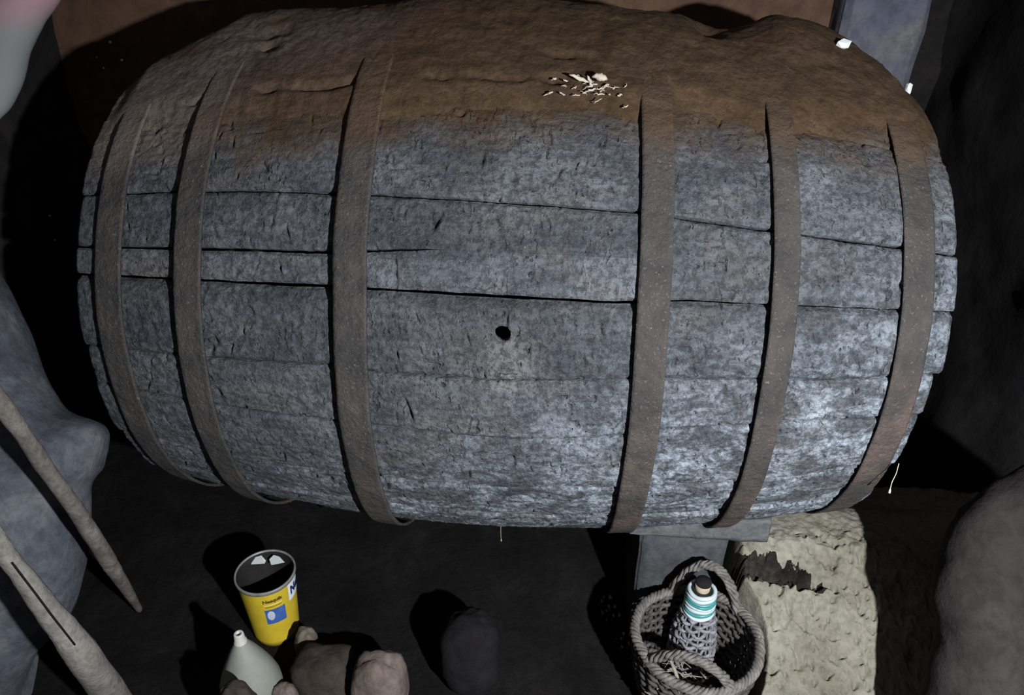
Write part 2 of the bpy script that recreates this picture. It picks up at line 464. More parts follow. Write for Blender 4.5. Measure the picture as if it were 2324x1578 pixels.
THK = 0.032
def make_stave(idx, lo, hi, s0, s1, off, det):
    nS = max(60, int((s1 - s0) / 0.0026 * det)); 
    mid = 0.5 * (s0 + s1)
    width = float(hi(np.array([mid]))[0] - lo(np.array([mid]))[0]) * R1
    nA = max(6, int(width / 0.0030 * det))
    s = np.linspace(s0, s1, nS)
    if SPLIT > s0 and SPLIT < s1 - 0.01 and lo is hi_lo:
        s = np.sort(np.concatenate([s, [SPLIT - 1e-4, SPLIT + 1e-4]])); nS = len(s)
    # ragged gap between neighbours
    tl = 1 - sstep(-.17, -.08, s) * (s < SPLIT) if lo is hi_lo else np.ones_like(s)
    tu = 1 - sstep(-.17, -.08, s) if hi is B30 else np.ones_like(s)
    thin = 1 - 0.6 * sstep(0.2, 0.4, s)
    g1 = ((0.0034 if lo is B40 else 0.0026 * thin if lo in (hi_lo, B23) else 0.0018) + 0.0016 * fbm(s * 30, s * 0 + idx * 3.1, None, 21, 4)) / R1
    g2 = ((0.0034 if hi in (B40, B30) else 0.0026 * thin if hi is B23 else 0.0018) + 0.0016 * fbm(s * 30, s * 0 + idx * 5.7, None, 23, 4)) / R1
    a0 = lo(s) + g1 * tl; a1 = hi(s) - g2 * tu
    t = np.linspace(0, 1, nA)
    t = 0.5 - 0.5 * np.cos(np.pi * (0.12 + 0.76 * t)); t = (t - t[0]) / (t[-1] - t[0])
    PH = a0[:, None] + (a1 - a0)[:, None] * t[None, :]
    S = np.repeat(s[:, None], nA, 1)
    d = wood_disp(S, PH, 40 + (1 if idx == 2 else idx) * 7, s0, lo) if det > 0.4 else 0.003 * fbm(S * 9, PH * 10, None, idx, 3)
    # rounded, worn arrises
    e = np.minimum(PH - a0[:, None], a1[:, None] - PH) * R1
    worn = 0.0035 + 0.003 * sstep(0.0, 0.6, fbm(s * 18, s * 0 + idx, None, 77, 3))[:, None]
    d = d - worn * np.maximum(tl[:, None] * (1 - sstep(0, 0.007, (PH - a0[:, None]) * R1)), tu[:, None] * (1 - sstep(0, 0.007, (a1[:, None] - PH) * R1)))
    if lo is B9:
        eu = (a1[:, None] - PH) * R1
        d = d - (0.010 - 0.004 * sstep(-.2, .3, S)) * (1 - sstep(0.0, 0.024 - 0.010 * sstep(-.2, .3, S) + 0.006 * fbm(S * 30, S * 0, None, 55, 3), eu))
    # flat across its width rather than a perfect arc
    m = 0.5 * (a0 + a1)[:, None]
    rad = rb(S) * (1 - 0.25 * ((PH - m) ** 2 / 2)) + off + d
    ends = np.minimum(s - s0, s1 - s)[:, None]
    rad = rad - 0.006 * (1 - sstep(0, 0.008, ends))
    outer = np.stack([S, -rad * np.cos(PH), rad * np.sin(PH)], -1)
    ri = rb(s) - THK
    inl = np.stack([s, -ri * np.cos(a0), ri * np.sin(a0)], -1)[:, None]
    inh = np.stack([s, -ri * np.cos(a1), ri * np.sin(a1)], -1)[:, None]
    V = np.concatenate([inl, outer, inh], 1); m_ = nA + 2
    Q = grid_quads(nS, m_, True)
    caps = [list(range(m_)), [(nS - 1) * m_ + k for k in range(m_)][::-1]]
    Vf = V.reshape(-1, 3)
    Qn = Q[:, ::-1]
    # bung hole
    inside = (lo is B9)
    me = np_mesh('stave', Vf, Qn, caps)
    if inside:
        bm = bmesh.new(); bm.from_mesh(me)
        r0 = float(rb(BUNG_S))
        def uvw(co): return co.x - BUNG_S, (math.atan2(co.z, -co.y) - BUNG_P) * r0, math.hypot(co.y, co.z)
        dele = []
        for f in bm.faces:
            c = f.calc_center_median(); u, v, q = uvw(c)
            if q > r0 - 0.03 and u * u + v * v < (BUNG_R * 1.02) ** 2 and len(f.verts) == 4: dele.append(f)
            elif q < r0 - THK * 0.6 and len(f.verts) == 4 and abs(u) < 0.024 and f.calc_area() > 2e-5: dele.append(f)
        bmesh.ops.delete(bm, geom=dele, context='FACES')
        ring = [e for e in bm.edges if e.is_boundary and all(uvw(v.co)[2] > r0 - 0.02 and sum(x * x for x in uvw(v.co)[:2]) < 0.03 ** 2 for v in e.verts)]
        vs_ = set(v for e in ring for v in e.verts)
        for v in vs_:
            u, vv, q = uvw(v.co); L = math.hypot(u, vv) or 1
            u *= BUNG_R / L; vv *= BUNG_R / L
            a = BUNG_P + vv / r0; q -= 0.0008
            v.co = (BUNG_S + u, -q * math.cos(a), q * math.sin(a))
        ex = bmesh.ops.extrude_edge_only(bm, edges=ring)
        nv = [g for g in ex['geom'] if isinstance(g, bmesh.types.BMVert)]
        for v in nv:
            u, vv, q = uvw(v.co); q = r0 - 0.034; a = BUNG_P + vv / r0
            v.co = (v.co.x, -q * math.cos(a), q * math.sin(a))
        bmesh.ops.recalc_face_normals(bm, faces=bm.faces)
        bm.to_mesh(me); bm.free()
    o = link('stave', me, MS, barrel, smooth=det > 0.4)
    return o
for i, (lo, hi, s0, s1, off, det) in enumerate(STAVES):
    st = make_stave(i, lo, hi, s0, s1, off, det)
    if i == 3: st['label'] = 'stave with the round black bung hole'
    if i == 2: st['label'] = 'short narrow filler stave'

# iron hoops
for i, (s0, s1, so) in enumerate(HOOPS):
    nth = 460; ns = 12
    th = np.linspace(0, 2 * np.pi, nth, endpoint=False)
    s = np.linspace(s0, s1, ns)
    TH, S = np.meshgrid(th, s, indexing='ij')
    wob = 0.0022 * fbm(np.cos(th) * 3 + 7, np.sin(th) * 3, th * 0 + i, 60 + i, 3)
    S = S + wob[:, None]
    edge_n = 0.0009 * fbm(np.cos(TH) * 40, np.sin(TH) * 40, S * 60, 70 + i, 3)
    base = rb(S) + so + 0.0022 * fbm(np.cos(TH) * 4, np.sin(TH) * 4, TH * 0 + i * 5, 80 + i, 3)
    bow = 1 - (2 * (S - S[:, :1]) / (s1 - s0) - 1) ** 2
    dn = 0.0010 * fbm(np.cos(TH) * 60, np.sin(TH) * 60, S * 90, 85 + i, 3)
    ro = base + edge_n + dn - 0.0016 * (bow < 0.03)
    fr_ = (S - S[:, :1]) / (s1 - s0)
    ro = ro + 0.0022 * sstep(0.86, 0.97, fr_)
    ri = base - 0.005
    def cyl(r, S_): return np.stack([S_, -r * np.cos(TH), r * np.sin(TH)], -1)
    V = np.concatenate([cyl(ro, S), cyl(ri, S)[:, ::-1]], 1)
    me = np_mesh('hoop', V.reshape(-1, 3), grid_quads(nth, 2 * ns, True, True)[:, ::-1])
    link('hoop', me, MH, barrel)
# barrel heads, each of planks set in just behind the stave ends
for sgn in (-1, 1):
    hs = sgn * 0.755; rr_ = float(rb(hs)) - THK + 0.004
    nb = 7; ys = np.linspace(-rr_, rr_, nb + 1)
    for k in range(nb):
        za, zb = ys[k] + 0.0015, ys[k + 1] - 0.0015
        zz = np.linspace(za, zb, 8); hw = np.sqrt(np.maximum(rr_ ** 2 - zz ** 2, 1e-5))
        ring = [(-hw[j], zz[j]) for j in range(8)] + [(hw[j], zz[j]) for j in range(7, -1, -1)]
        V = [(hs, a, b) for a, b in ring] + [(hs - sgn * 0.024, a, b) for a, b in ring]
        L = len(ring)
        me = np_mesh('head_board', V, None, [list(range(L)), list(range(L, 2 * L))[::-1]] + [[q, (q + 1) % L, L + (q + 1) % L, L + q] for q in range(L)])
        link('head_board', me, MS, barrel, smooth=False)

# soil heaped along the top of the barrel
ns, na = 640, 170
s = np.linspace(-0.79, 0.80, ns); ph = np.radians(np.linspace(44, 150, na))
S, PH = np.meshgrid(s, ph, indexing='ij')
TX = np.array([-.80, -.74, -.60, -.50, -.40, -.28, -.20, 0, .12, .22, .31, .38, .44, .48, .54, .60, .68, .76, .80])
TY = np.array([.000, .025, .072, .068, .055, .058, .074, .070, .058, .052, .054, .046, .030, .046, .082, .086, .070, .030, .0])
T = np.interp(s, TX, TY)
T = np.convolve(np.pad(T, 12, 'edge'), np.hanning(25) / np.hanning(25).sum(), 'valid')
phd = np.degrees(PH) - 0
prof = sstep(74, 100, phd) * (1 - 0.35 * sstep(115, 165, phd))
edge_w = 5 * fbm(S * 9, PH * 0, None, 35, 4) - 4.5 * sstep(0.0, 0.35, S) + 4
film = -0.012 + 0.026 * sstep(54, 68, phd + edge_w) + 0.010 * sstep(66, 80, phd)
t = film + np.maximum(T[:, None] - 0.022, 0) * prof
t = t + (0.005 * fbm(S * 12, PH * 6, None, 31, 4) + 0.0022 * fbm(S * 60, PH * 30, None, 33, 4)) * sstep(58, 80, phd) + 0.002 * fbm(S * 40, PH * 22, None, 37, 4)
for (sa, sb, pp, hh, dd) in [(-0.47, -0.27, 63.6, 0.9, .016), (-0.15, 0.10, 64.6, 1.0, .014), (-.62, -.54, 62.3, .6, .012)]:
    wv = pp + 0.8 * fbm(S * 25, S * 0, None, 44, 3)
    t = t - dd * np.exp(-((phd - wv) / hh) ** 2) * sstep(sa - .02, sa + .02, S) * (1 - sstep(sb - .02, sb + .02, S)) * (0.7 + 0.6 * fbm(S * 22, S * 0 + 3, None, 45, 3))
for (hs_, hp, ww, hh, dd) in [(-0.49, 79, .016, 1.4, .02), (0.10, 72, .03, 1.0, .012), (-0.50, 84, .05, 2, .012), (.395, 92, .025, 5, .05)]:
    t = t - dd * np.exp(-((S - hs_) / ww) ** 2 - ((phd - hp) / hh) ** 2)
t = t * np.where(t > 0, sstep(0, 0.05, np.minimum(S + 0.79, 0.80 - S)), 1)
r = rb(S) + t
V = np.stack([S, -r * np.cos(PH), r * np.sin(PH)], -1)
soil = link('soil_heap', np_mesh('soil_heap', V.reshape(-1, 3), grid_quads(ns, na)[:, ::-1]), M_SOILTOP)
tag(soil, 'brown soil and dust heaped along the top of the barrel', 'soil', kind='stuff')

# ------------------------------------------------------------------ support under the barrel
CH_Y0, CH_Y1 = -0.372, -0.05
pl = at_y(1430, 1219, CH_Y0); pr = at_y(1745, 1226, CH_Y0)
zb = float(pl[2])
xs = np.linspace(pl[0], pr[0], 70); ysg = np.linspace(CH_Y0, CH_Y1, 14)
X, Y = np.meshgrid(xs, ysg, indexing='ij')
rr_ = rb(X) - 0.001
top = -np.sqrt(np.maximum(rr_ ** 2 - Y ** 2, 0.01)) - 0.004
topl = np.minimum(top, zb + 0.006 + 0.060 * sstep(0.0, 0.16, X - pl[0]) ** 0.8)
Zb = zb + 0.0015 * fbm(X * 40, Y * 40, None, 3, 3)
Yf = Y + (0.004 * fbm(X * 25, X * 0, None, 9, 4) + 0.006) * (Y < CH_Y0 + 0.001)
loopsV = []
nx, ny = X.shape
Vt = np.stack([X, Yf, topl], -1); Vb = np.stack([X, Yf, Zb], -1)
ncol = 7
front = np.stack([Vb[:, 0] * (1 - q) + Vt[:, 0] * q for q in np.linspace(0, 1, ncol)], 1)
front[:, 1:-1, 1] += 0.003 * fbm(front[:, 1:-1, 0] * 60, front[:, 1:-1, 2] * 60, None, 5, 3)
loop = np.concatenate([front, Vt[:, 1:], Vb[:, 1:][:, ::-1]], 1)
mm = loop.shape[1]
me = np_mesh('wooden_chock', loop.reshape(-1, 3), grid_quads(nx, mm, True), [list(range(mm))[::-1], [(nx - 1) * mm + k for k in range(mm)]])
chock = link('wooden_chock', me, M_CHOCK)
tag(chock, 'grey wooden chock with tapered end wedged under the right of the barrel', 'chock')

def rough_box(name, x0, x1, y0, y1, z0, z1, mat, amp=0.004, res=0.012, seed=1, bevel=0.006):
    bm = bmesh.new()
    bmesh.ops.create_cube(bm, size=1)
    for v in bm.verts:
        v.co = ((x0 + x1) / 2 + v.co.x * (x1 - x0), (y0 + y1) / 2 + v.co.y * (y1 - y0), (z0 + z1) / 2 + v.co.z * (z1 - z0))
    bmesh.ops.bevel(bm, geom=list(bm.edges), offset=bevel, segments=2, affect='EDGES')
    n = max(1, int(max(x1 - x0, z1 - z0) / res / 3))
    bmesh.ops.subdivide_edges(bm, edges=[e for e in bm.edges if e.calc_length() > res * 2], cuts=min(n, 24), use_grid_fill=True)
    co = np.array([v.co for v in bm.verts]); 
    d = np.stack([fbm(co[:, 0] * 18 + k * 9, co[:, 1] * 18, co[:, 2] * 18, seed + k, 4) for k in range(3)], -1) * amp
    for v, q in zip(bm.verts, d): v.co += Vector(q)
    me = bpy.data.meshes.new(name); bm.to_mesh(me); bm.free()
    return link(name, me, mat)
pa = at_y(1452, 1240, -0.35); pb = at_y(1650, 1240, -0.35)
pillar = rough_box('support_post', pa[0], pb[0], -0.355, -0.13, FZ - 0.01, zb - 0.003, M_PILLAR, 0.003, seed=4)
tag(pillar, 'square grey concrete post standing under the chock behind the wicker basket', 'post')
# the far support, mostly hidden in the dark under the other end of the barrel
chock2 = rough_box('support_block', -0.60, -0.40, 0.04, 0.26, FZ - 0.01, -0.545, M_DARKWALL, 0.006, seed=9)
tag(chock2, 'dark block hidden in shadow under the left of the barrel', 'block')

RIM_Z = FZ + 0.20
bc = at_z(1581, 1446, RIM_Z)
BR = 0.5 * 278 / FPX * depth_of(bc)
# earth bank
BK0, BK1 = -0.462, 0.86
def on_bank(u, v):
    r = ray(u, v)   # z = BK0 + BK1 * (y + 0.34)
    return CAM + r * ((BK0 + BK1 * (CAM[1] + 0.34) - CAM[2]) / (r[2] - BK1 * r[1]))
nx, ny = 430, 430
X, Y = np.meshgrid(np.linspace(0.37, 1.33, nx), np.linspace(-1.05, 0.05, ny), indexing='ij')
top = np.minimum(BK0 + BK1 * (Y + 0.34), -0.47)
lip = sstep(0, 0.05, X - pb[0] + 0.012 - 0.006 * fbm(X * 0, Y * 9, None, 12, 3)) * sstep(0, 0.022, np.hypot(X - bc[0], Y - bc[1]) - BR - 0.003)
Z = (FZ - 0.03) * (1 - lip) + top * lip
Z = Z - 0.15 * sstep(-0.25, 0.0, Y)
rough = 0.35 + 0.9 * sstep(-0.15, 0.4, fbm(X * 6, Y * 6, None, 18, 3))
Z = Z + 0.012 * fbm(X * 9, Y * 9, None, 14, 4) + rough * (0.009 * fbm(X * 40, Y * 40, None, 15, 4) + 0.006 * fbm(X * 110, Y * 110, None, 16, 3)) * lip
# hollow washed out beside the post, running off to the right
GA, GB = on_bank(1655, 1262), on_bank(1885, 1325)
ab = (GB - GA)[:2]; L2 = ab @ ab
tg = np.clip(((X - GA[0]) * ab[0] + (Y - GA[1]) * ab[1]) / L2, 0, 1)
dg = np.hypot(X - GA[0] - tg * ab[0], Y - GA[1] - tg * ab[1]) + 0.012 * fbm(X * 40, Y * 40, None, 6, 3)
wg = 0.040 * (1 - 0.72 * tg) + 0.002
Z = Z - 0.030 * (1 - sstep(0.35, 1.0, dg / wg))
# pits and clods
pr_ = np.random.default_rng(5)
for k in range(420):
    P_ = on_bank(pr_.uniform(1640, 2080), pr_.uniform(1190, 1600)); px_, py_ = P_[0], P_[1]
    a_ = pr_.uniform(-1.2, 1.2); w1 = .0018 + .0055 * pr_.random() ** 2.2; w2 = w1 * pr_.uniform(1, 3.0)
    dx, dy = X - px_, Y - py_
    i0 = np.searchsorted(X[:, 0], px_ - .06); i1 = np.searchsorted(X[:, 0], px_ + .06); sl = slice(i0, i1)
    u = dx[sl] * math.cos(a_) + dy[sl] * math.sin(a_); v = -dx[sl] * math.sin(a_) + dy[sl] * math.cos(a_)
    Z[sl] = Z[sl] + pr_.choice([-1, -1, -0.8, .7]) * pr_.uniform(.004, .015) * np.exp(-(u / w1) ** 2 - (v / w2) ** 2)
bank = link('earth_bank', np_mesh('earth_bank', np.stack([X, Y, Z], -1).reshape(-1, 3), grid_quads(nx, ny)[:, ::-1]), M_BANK)
tag(bank, 'pale rough bank of dried mud rising to the right end of the barrel', 'earth bank')

def bank_z(x, y):
    i = int(np.clip(np.searchsorted(X[:, 0], x), 0, nx - 1)); j = int(np.clip(np.searchsorted(Y[0], y), 0, ny - 1))
    return Z[i, j]
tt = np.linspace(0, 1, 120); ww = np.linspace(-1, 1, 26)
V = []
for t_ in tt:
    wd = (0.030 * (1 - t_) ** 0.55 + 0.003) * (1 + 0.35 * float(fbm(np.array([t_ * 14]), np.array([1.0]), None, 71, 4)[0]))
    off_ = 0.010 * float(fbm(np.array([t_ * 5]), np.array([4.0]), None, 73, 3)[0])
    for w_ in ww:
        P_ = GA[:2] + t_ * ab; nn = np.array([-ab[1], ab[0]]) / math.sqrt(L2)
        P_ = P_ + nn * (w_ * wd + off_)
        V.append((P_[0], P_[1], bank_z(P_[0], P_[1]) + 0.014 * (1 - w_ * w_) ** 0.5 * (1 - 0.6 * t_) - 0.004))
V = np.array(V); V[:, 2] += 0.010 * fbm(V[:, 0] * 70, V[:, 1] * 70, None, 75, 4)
dk = link('hollow_shade', np_mesh('hollow_shade', V, grid_quads(120, 26)), mat_earth('hollow_shade_dark', (0.010, 0.008, 0.007), (0.020, 0.016, 0.013), (0.06, 0.05, 0.042), 16, 0.9, 70))  # shade of the hollow, put in as a dark-coloured strip
tag(dk, 'tapering dark strip standing in for shade in the hollow beside the grey post', 'shade')

# ------------------------------------------------------------------ stones
def stone(name, outline, depth, thick, mat, label, cat='stone', amp=0.02, sc=6, seed=1, rings=26, seg=96, tilt=0.0):
    """rounded stone: an outline seen from the camera, swollen in depth on both sides"""
    P = np.array([at_depth(u, v, depth) for u, v in outline]); c = P.mean(0)
    Q = P - c; n = len(Q)
    nrm = RR[2]
    # even resample with smoothing (closed Catmull-Rom)
    tt = np.linspace(0, n, seg, endpoint=False); i = tt.astype(int); f = (tt - i)[:, None]
    p0, p1, p2, p3 = Q[(i - 1) % n], Q[i % n], Q[(i + 1) % n], Q[(i + 2) % n]
    O = 0.5 * ((2 * p1) + (-p0 + p2) * f + (2 * p0 - 5 * p1 + 4 * p2 - p3) * f ** 2 + (-p0 + 3 * p1 - 3 * p2 + p3) * f ** 3)
    th = np.linspace(0.02, np.pi - 0.02, rings)
    V = (np.sin(th)[:, None, None] ** 0.8) * O[None] - thick * np.cos(th)[:, None, None] * nrm + thick * tilt * 0
    W = V + c
    d = amp * fbm(W[..., 0] * sc, W[..., 1] * sc, W[..., 2] * sc, seed, 5)
    dirn = V / (np.linalg.norm(V, axis=-1, keepdims=True) + 1e-9)
    V = V + d[..., None] * dirn
    V = V.reshape(-1, 3); L = len(V)
    me = np_mesh(name, V, grid_quads(rings, seg, True)[:, ::-1], [list(range(seg)), [(rings - 1) * seg + k for k in range(seg)][::-1]])
    o = link(name, me, mat); o.location = c
    return tag(o, label, cat)
stone('boulder', [(-230, 440), (-70, 545), (10, 690), (62, 820), (130, 915), (222, 975), (218, 1060), (185, 1120), (182, 1270), (150, 1400), (70, 1490), (20, 1590), (10, 1690), (-160, 1710), (-300, 1500), (-330, 1000), (-320, 640)],
      1.66, 0.16, M_GREYROCK, 'big smooth blue-grey boulder beside the left end of the barrel', 'boulder', 0.016, 6, 3, seg=140)
stone('boulder', [(2140, 1720), (2118, 1560), (2136, 1440), (2128, 1330), (2165, 1215), (2240, 1120), (2400, 1040), (2560, 1200), (2560, 1700)],
      1.40, 0.09, M_RIGHTROCK, 'dark brown-grey boulder filling the bottom right corner', 'boulder', 0.024, 10, 12)
M_PALE = None
n = N('pale_pinkish_plaster', 0.9, 0.15)
oz = n.sep(n.tc.outputs['Object'])
c = n.mix(n.maprange(oz[2], -0.03, 0.09), (0.24, 0.245, 0.235), (0.44, 0.25, 0.285))
M_PALE = n.done(c, n.bump(n.noise(n.tc.outputs['Object'], 40), 0.2, 0.004))
stone('plaster_lump', [(-160, -190), (90, -200), (150, -60), (95, 40), (62, 110), (42, 190), (2, 262), (-80, 300), (-200, 120)],
      1.97, 0.06, M_PALE, 'pale pinkish-grey lump of plaster in the upper left corner', 'plaster', 0.004, 12, 21)
# grey stone pier behind the barrel on the right
M_PIER = mat_earth('pale_blue_grey_plaster', (0.065, 0.068, 0.092), (0.095, 0.098, 0.125), (0.15, 0.14, 0.125), 5, 0.5, 30)
pa2 = at_y(1910, 60, 0.60); pb2 = at_y(2105, 60, 0.60)
pier = rough_box('stone_pier', pa2[0], pb2[0], 0.60, 0.72, FZ - 0.01, 1.15, M_PIER, 0.012, 0.03, seed=14, bevel=0.015)
tag(pier, 'pale blue-grey stone pier standing behind the right end of the barrel', 'pier')

# ------------------------------------------------------------------ tin
TIN_H = 0.205
tc = at_z(601, 1296, FZ + TIN_H + 0.004)
tr = 0.5 * 133 / FPX * depth_of(tc)
tin = empty('cocoa_tin', (tc[0], tc[1], FZ + 0.004))
tag(tin, 'yellow cocoa powder tin without lid, blue picture on its front', 'tin')
M_YEL = mat_plain('yellow_printed_paper', (0.50, 0.36, 0.025), 0.45, 0.4, 0.12, 25, 0.08)
M_TINRIM = mat_plain('dull_tin_metal', (0.16, 0.15, 0.14), 0.45, 0.5, 0.3, 60, 0.2)
M_TININ = mat_plain('dark_tin_inside', (0.014, 0.012, 0.012), 0.7, 0.3, 0.3, 40, 0.2)
M_WHITEP = mat_plain('white_print', (0.62, 0.66, 0.70), 0.5, 0.3, 0.06, 40, 0.02)
M_BLUEP = mat_plain('blue_print', (0.045, 0.10, 0.30), 0.5, 0.3, 0.2, 60, 0.02)
M_NAVY = mat_plain('navy_print', (0.015, 0.022, 0.08), 0.5, 0.3, 0.1, 60, 0.02)
M_BROWNP = mat_plain('brown_print', (0.10, 0.055, 0.012), 0.5, 0.3, 0.1, 60, 0.02)
M_GREYP = mat_plain('pale_grey_print', (0.42, 0.44, 0.52), 0.5, 0.3, 0.15, 90, 0.02)
M_SHARD = mat_plain('white_plastic', (0.48, 0.50, 0.47), 0.5, 0.4, 0.06, 30, 0.05)
def tinr(z): return tr * (0.80 + 0.20 * np.asarray(z) / TIN_H)
zz = np.linspace(0, TIN_H - 0.010, 12)
mb = MB(); mb.lathe([(tr * .3, 0)] + [(float(tinr(q)) - 0.0015, q) for q in zz], 64, cap0=True); mb.build('body', M_YEL, tin)
mb = MB(); a = tr
mb.lathe([(a - .002, TIN_H - .012), (a + .001, TIN_H - .010), (a + .0015, TIN_H - .003), (a, TIN_H), (a - .003, TIN_H - .0005), (a - .0035, TIN_H - .006)], 64); mb.build('rim', M_TINRIM, tin)
mb = MB(); mb.lathe([(a - .0035, TIN_H - .004)] + [(float(tinr(q)) - .004, q) for q in (TIN_H - .02, TIN_H * .6, TIN_H * .35)] + [(tr * .3, TIN_H * .34)], 64, cap1=True); mb.build('inside', M_TININ, tin)
TC_ANG = math.atan2(CAM[1] - tc[1], CAM[0] - tc[0])  # direction of the viewer round the tin
def wrap(pts2, lift):
    """(arc metres to the right, height) -> point on the tin's side"""
    out = []
    for x_, z_ in pts2:
        rr = float(tinr(z_)) - 0.0015 + lift; an = TC_ANG + x_ / tr
        out.append((rr * math.cos(an), rr * math.sin(an), z_))
    return out
def wrapped_patch(name, x0, x1, z0, z1, lift, mat, nx_=12, nz_=6, shape=None, parent=tin):
    pts = [(x0 + (x1 - x0) * i / (nx_ - 1), z0 + (z1 - z0) * j / (nz_ - 1)) for i in range(nx_) for j in range(nz_)]
    if shape: pts = [shape(*p) for p in pts]
    me = np_mesh(name, wrap(pts, lift), grid_quads(nx_, nz_))
    return link(name, me, mat, parent)
def wrapped_text(txt, size, x_, z_, lift, mat, name='lettering', parent=tin, shear=0.0, xs=1.0):
    cu = bpy.data.curves.new(name, 'FONT'); cu.body = txt; cu.size = size; cu.align_x = 'LEFT'; cu.resolution_u = 3; cu.offset = 0.0011 * size / 0.02
    cu.shear = shear
    to = bpy.data.objects.new(name, cu); COL.objects.link(to)
    bpy.context.view_layer.update()
    me = bpy.data.meshes.new_from_object(to.evaluated_get(bpy.context.evaluated_depsgraph_get()))
    bpy.data.objects.remove(to); bpy.data.curves.remove(cu)
    bm = bmesh.new(); bm.from_mesh(me)
    bmesh.ops.subdivide_edges(bm, edges=[e for e in bm.edges if e.calc_length() > size * .25], cuts=2)
    bm.to_mesh(me); bm.free()
    pts = [(x_ + v.co.x * xs, z_ + v.co.y) for v in me.vertices]
    for v, q in zip(me.vertices, wrap(pts, lift)): v.co = q
    me.name = name; me.materials.clear()
    return link(name, me, mat, parent, smooth=False)
wrapped_text('Nesquik', 0.0145, -0.022, TIN_H - 0.040, 0.0006, M_BROWNP)
pic = wrapped_patch('picture', -0.022, 0.032, 0.088, 0.140, 0.0005, M_BLUEP)
wrapped_patch('pale_shape', -1, 1, -1, 1, 0.0010, M_GREYP, 14, 8, lambda a_, b_: (-0.0075 + 0.0095 * a_ * math.sqrt(max(0, 1 - b_ * b_ * .96)), 0.119 + 0.0165 * b_), pic)
logo = wrapped_patch('logo_panel', 0.047, 0.135, TIN_H - 0.070, TIN_H - 0.012, 0.0005, M_WHITEP, 18, 5)
wrapped_text('Nesquik', 0.036, 0.054, TIN_H - 0.052, 0.0010, M_NAVY, 'logo_lettering', logo, 0.0, 0.75)
# pale strips under the word
wrapped_patch('fine_print', -0.020, 0.026, TIN_H - 0.050, TIN_H - 0.0475, 0.0005, mat_plain('pale_yellow_print', (0.72, 0.62, 0.22), 0.5, 0.3, 0.1), 12, 2)
wrapped_patch('fine_print', -0.018, 0.024, TIN_H - 0.0565, TIN_H - 0.0545, 0.0005, bpy.data.materials['brown_print'], 12, 2)
# two torn white scraps leaning inside the tin's back rim
def scrap(name, pts, label, group):
    V = np.array(pts, float); L = len(V); c0 = V.mean(0)
    nn = np.cross(V[1] - V[0], V[2] - V[0]); nn /= np.linalg.norm(nn)
    Vb = V - nn * 0.0012
    me = np_mesh(name, np.concatenate([V, Vb]) - c0, None, [list(range(L)), list(range(L, 2 * L))[::-1]] + [[q, L + q, L + (q + 1) % L, (q + 1) % L] for q in range(L)])
    o = link(name, me, M_SHARD, None, False); o.location = c0
    return tag(o, label, 'scrap', group)
def in_tin(u, v, back): # on a leaning plane near the back of the tin
    return at_y(u, v, tc[1] + back)
scrap('plastic_scrap', [in_tin(569, 1281, tr * .55), in_tin(600, 1279, tr * .50), in_tin(603, 1272, tr * .62), in_tin(593, 1261, tr * .72), in_tin(580, 1265, tr * .70)], 'left of two torn white scraps inside the yellow tin', 'white scraps in the tin')
scrap('plastic_scrap', [in_tin(616, 1283, tr * .50), in_tin(646, 1277, tr * .50), in_tin(634, 1264, tr * .68), in_tin(621, 1260, tr * .74), in_tin(611, 1270, tr * .66)], 'right of two torn white scraps inside the yellow tin', 'white scraps in the tin')

# ------------------------------------------------------------------ white plastic bottle with a nozzle
bz = FZ + 0.262
bp = at_z(541, 1438, bz)
bottle = empty('plastic_bottle', (bp[0], bp[1], FZ + 0.004))
tag(bottle, 'whitish plastic bottle with conical shoulder and narrow nozzle in front of yellow tin', 'bottle')
M_BOT = mat_plain('cloudy_white_plastic', (0.20, 0.205, 0.175), 0.5, 0.35, 0.15, 14, 0.08)
h = 0.258
mb = MB(); mb.lathe([(0.02, 0), (.060, .001), (.066, .008), (.067, .03), (.067, .085), (.065, .105), (.056, .135), (.042, .170), (.028, .202), (.018, .222), (.013, .232)], 48, cap0=True); mb.build('body', M_BOT, bottle)
mb = MB(); mb.lathe([(.0135, .229), (.0135, .236), (.0115, .238), (.0105, .255), (.0095, h), (.005, h), (.0045, h - .012)], 28, cap1=True); mb.build('nozzle', mat_plain('off_white_plastic', (0.42, 0.40, 0.36), 0.5, 0.3, 0.1), bottle)

M_PINK = mat_earth('pinkish_stone', (0.085, 0.066, 0.055), (0.135, 0.104, 0.088), (0.19, 0.155, 0.138), 8, 0.5, 50)
M_BROWNST = mat_earth('brown_stone', (0.026, 0.019, 0.015), (0.042, 0.032, 0.026), (0.058, 0.046, 0.038), 8, 0.5, 50)
M_DKST = mat_earth('very_dark_stone', (0.007, 0.006, 0.0065), (0.011, 0.0095, 0.010), (0.016, 0.014, 0.0145), 6, 0.5, 40)
def rest_stone(name, u, v, zc, size, mat, label, cat, seed, group=None, amp=0.18):
    """stone sitting on the floor with its middle seen at (u, v)"""
    P = at_z(u, v, zc)
    a_ = np.linspace(0, 2 * np.pi, 40, endpoint=False); t_ = np.linspace(0.03, np.pi - 0.03, 24)
    D = np.stack([np.sin(t_)[:, None] * np.cos(a_), np.sin(t_)[:, None] * np.sin(a_), np.repeat(-np.cos(t_)[:, None], 40, 1)], -1)
    D = np.sign(D) * np.abs(D) ** 0.75
    rr = 1 + amp * fbm(D[..., 0] * 1.6 + seed, D[..., 1] * 1.6, D[..., 2] * 1.6, seed, 4)
    V = D * rr[..., None] * np.asarray(size)
    V[..., 2] = np.maximum(V[..., 2], FZ + 0.002 - zc)
    me = np_mesh(name, V.reshape(-1, 3), grid_quads(24, 40, True), [list(range(40))[::-1], [23 * 40 + k for k in range(40)]])
    o = link(name, me, mat); o.location = P
    return tag(o, label, cat, group)
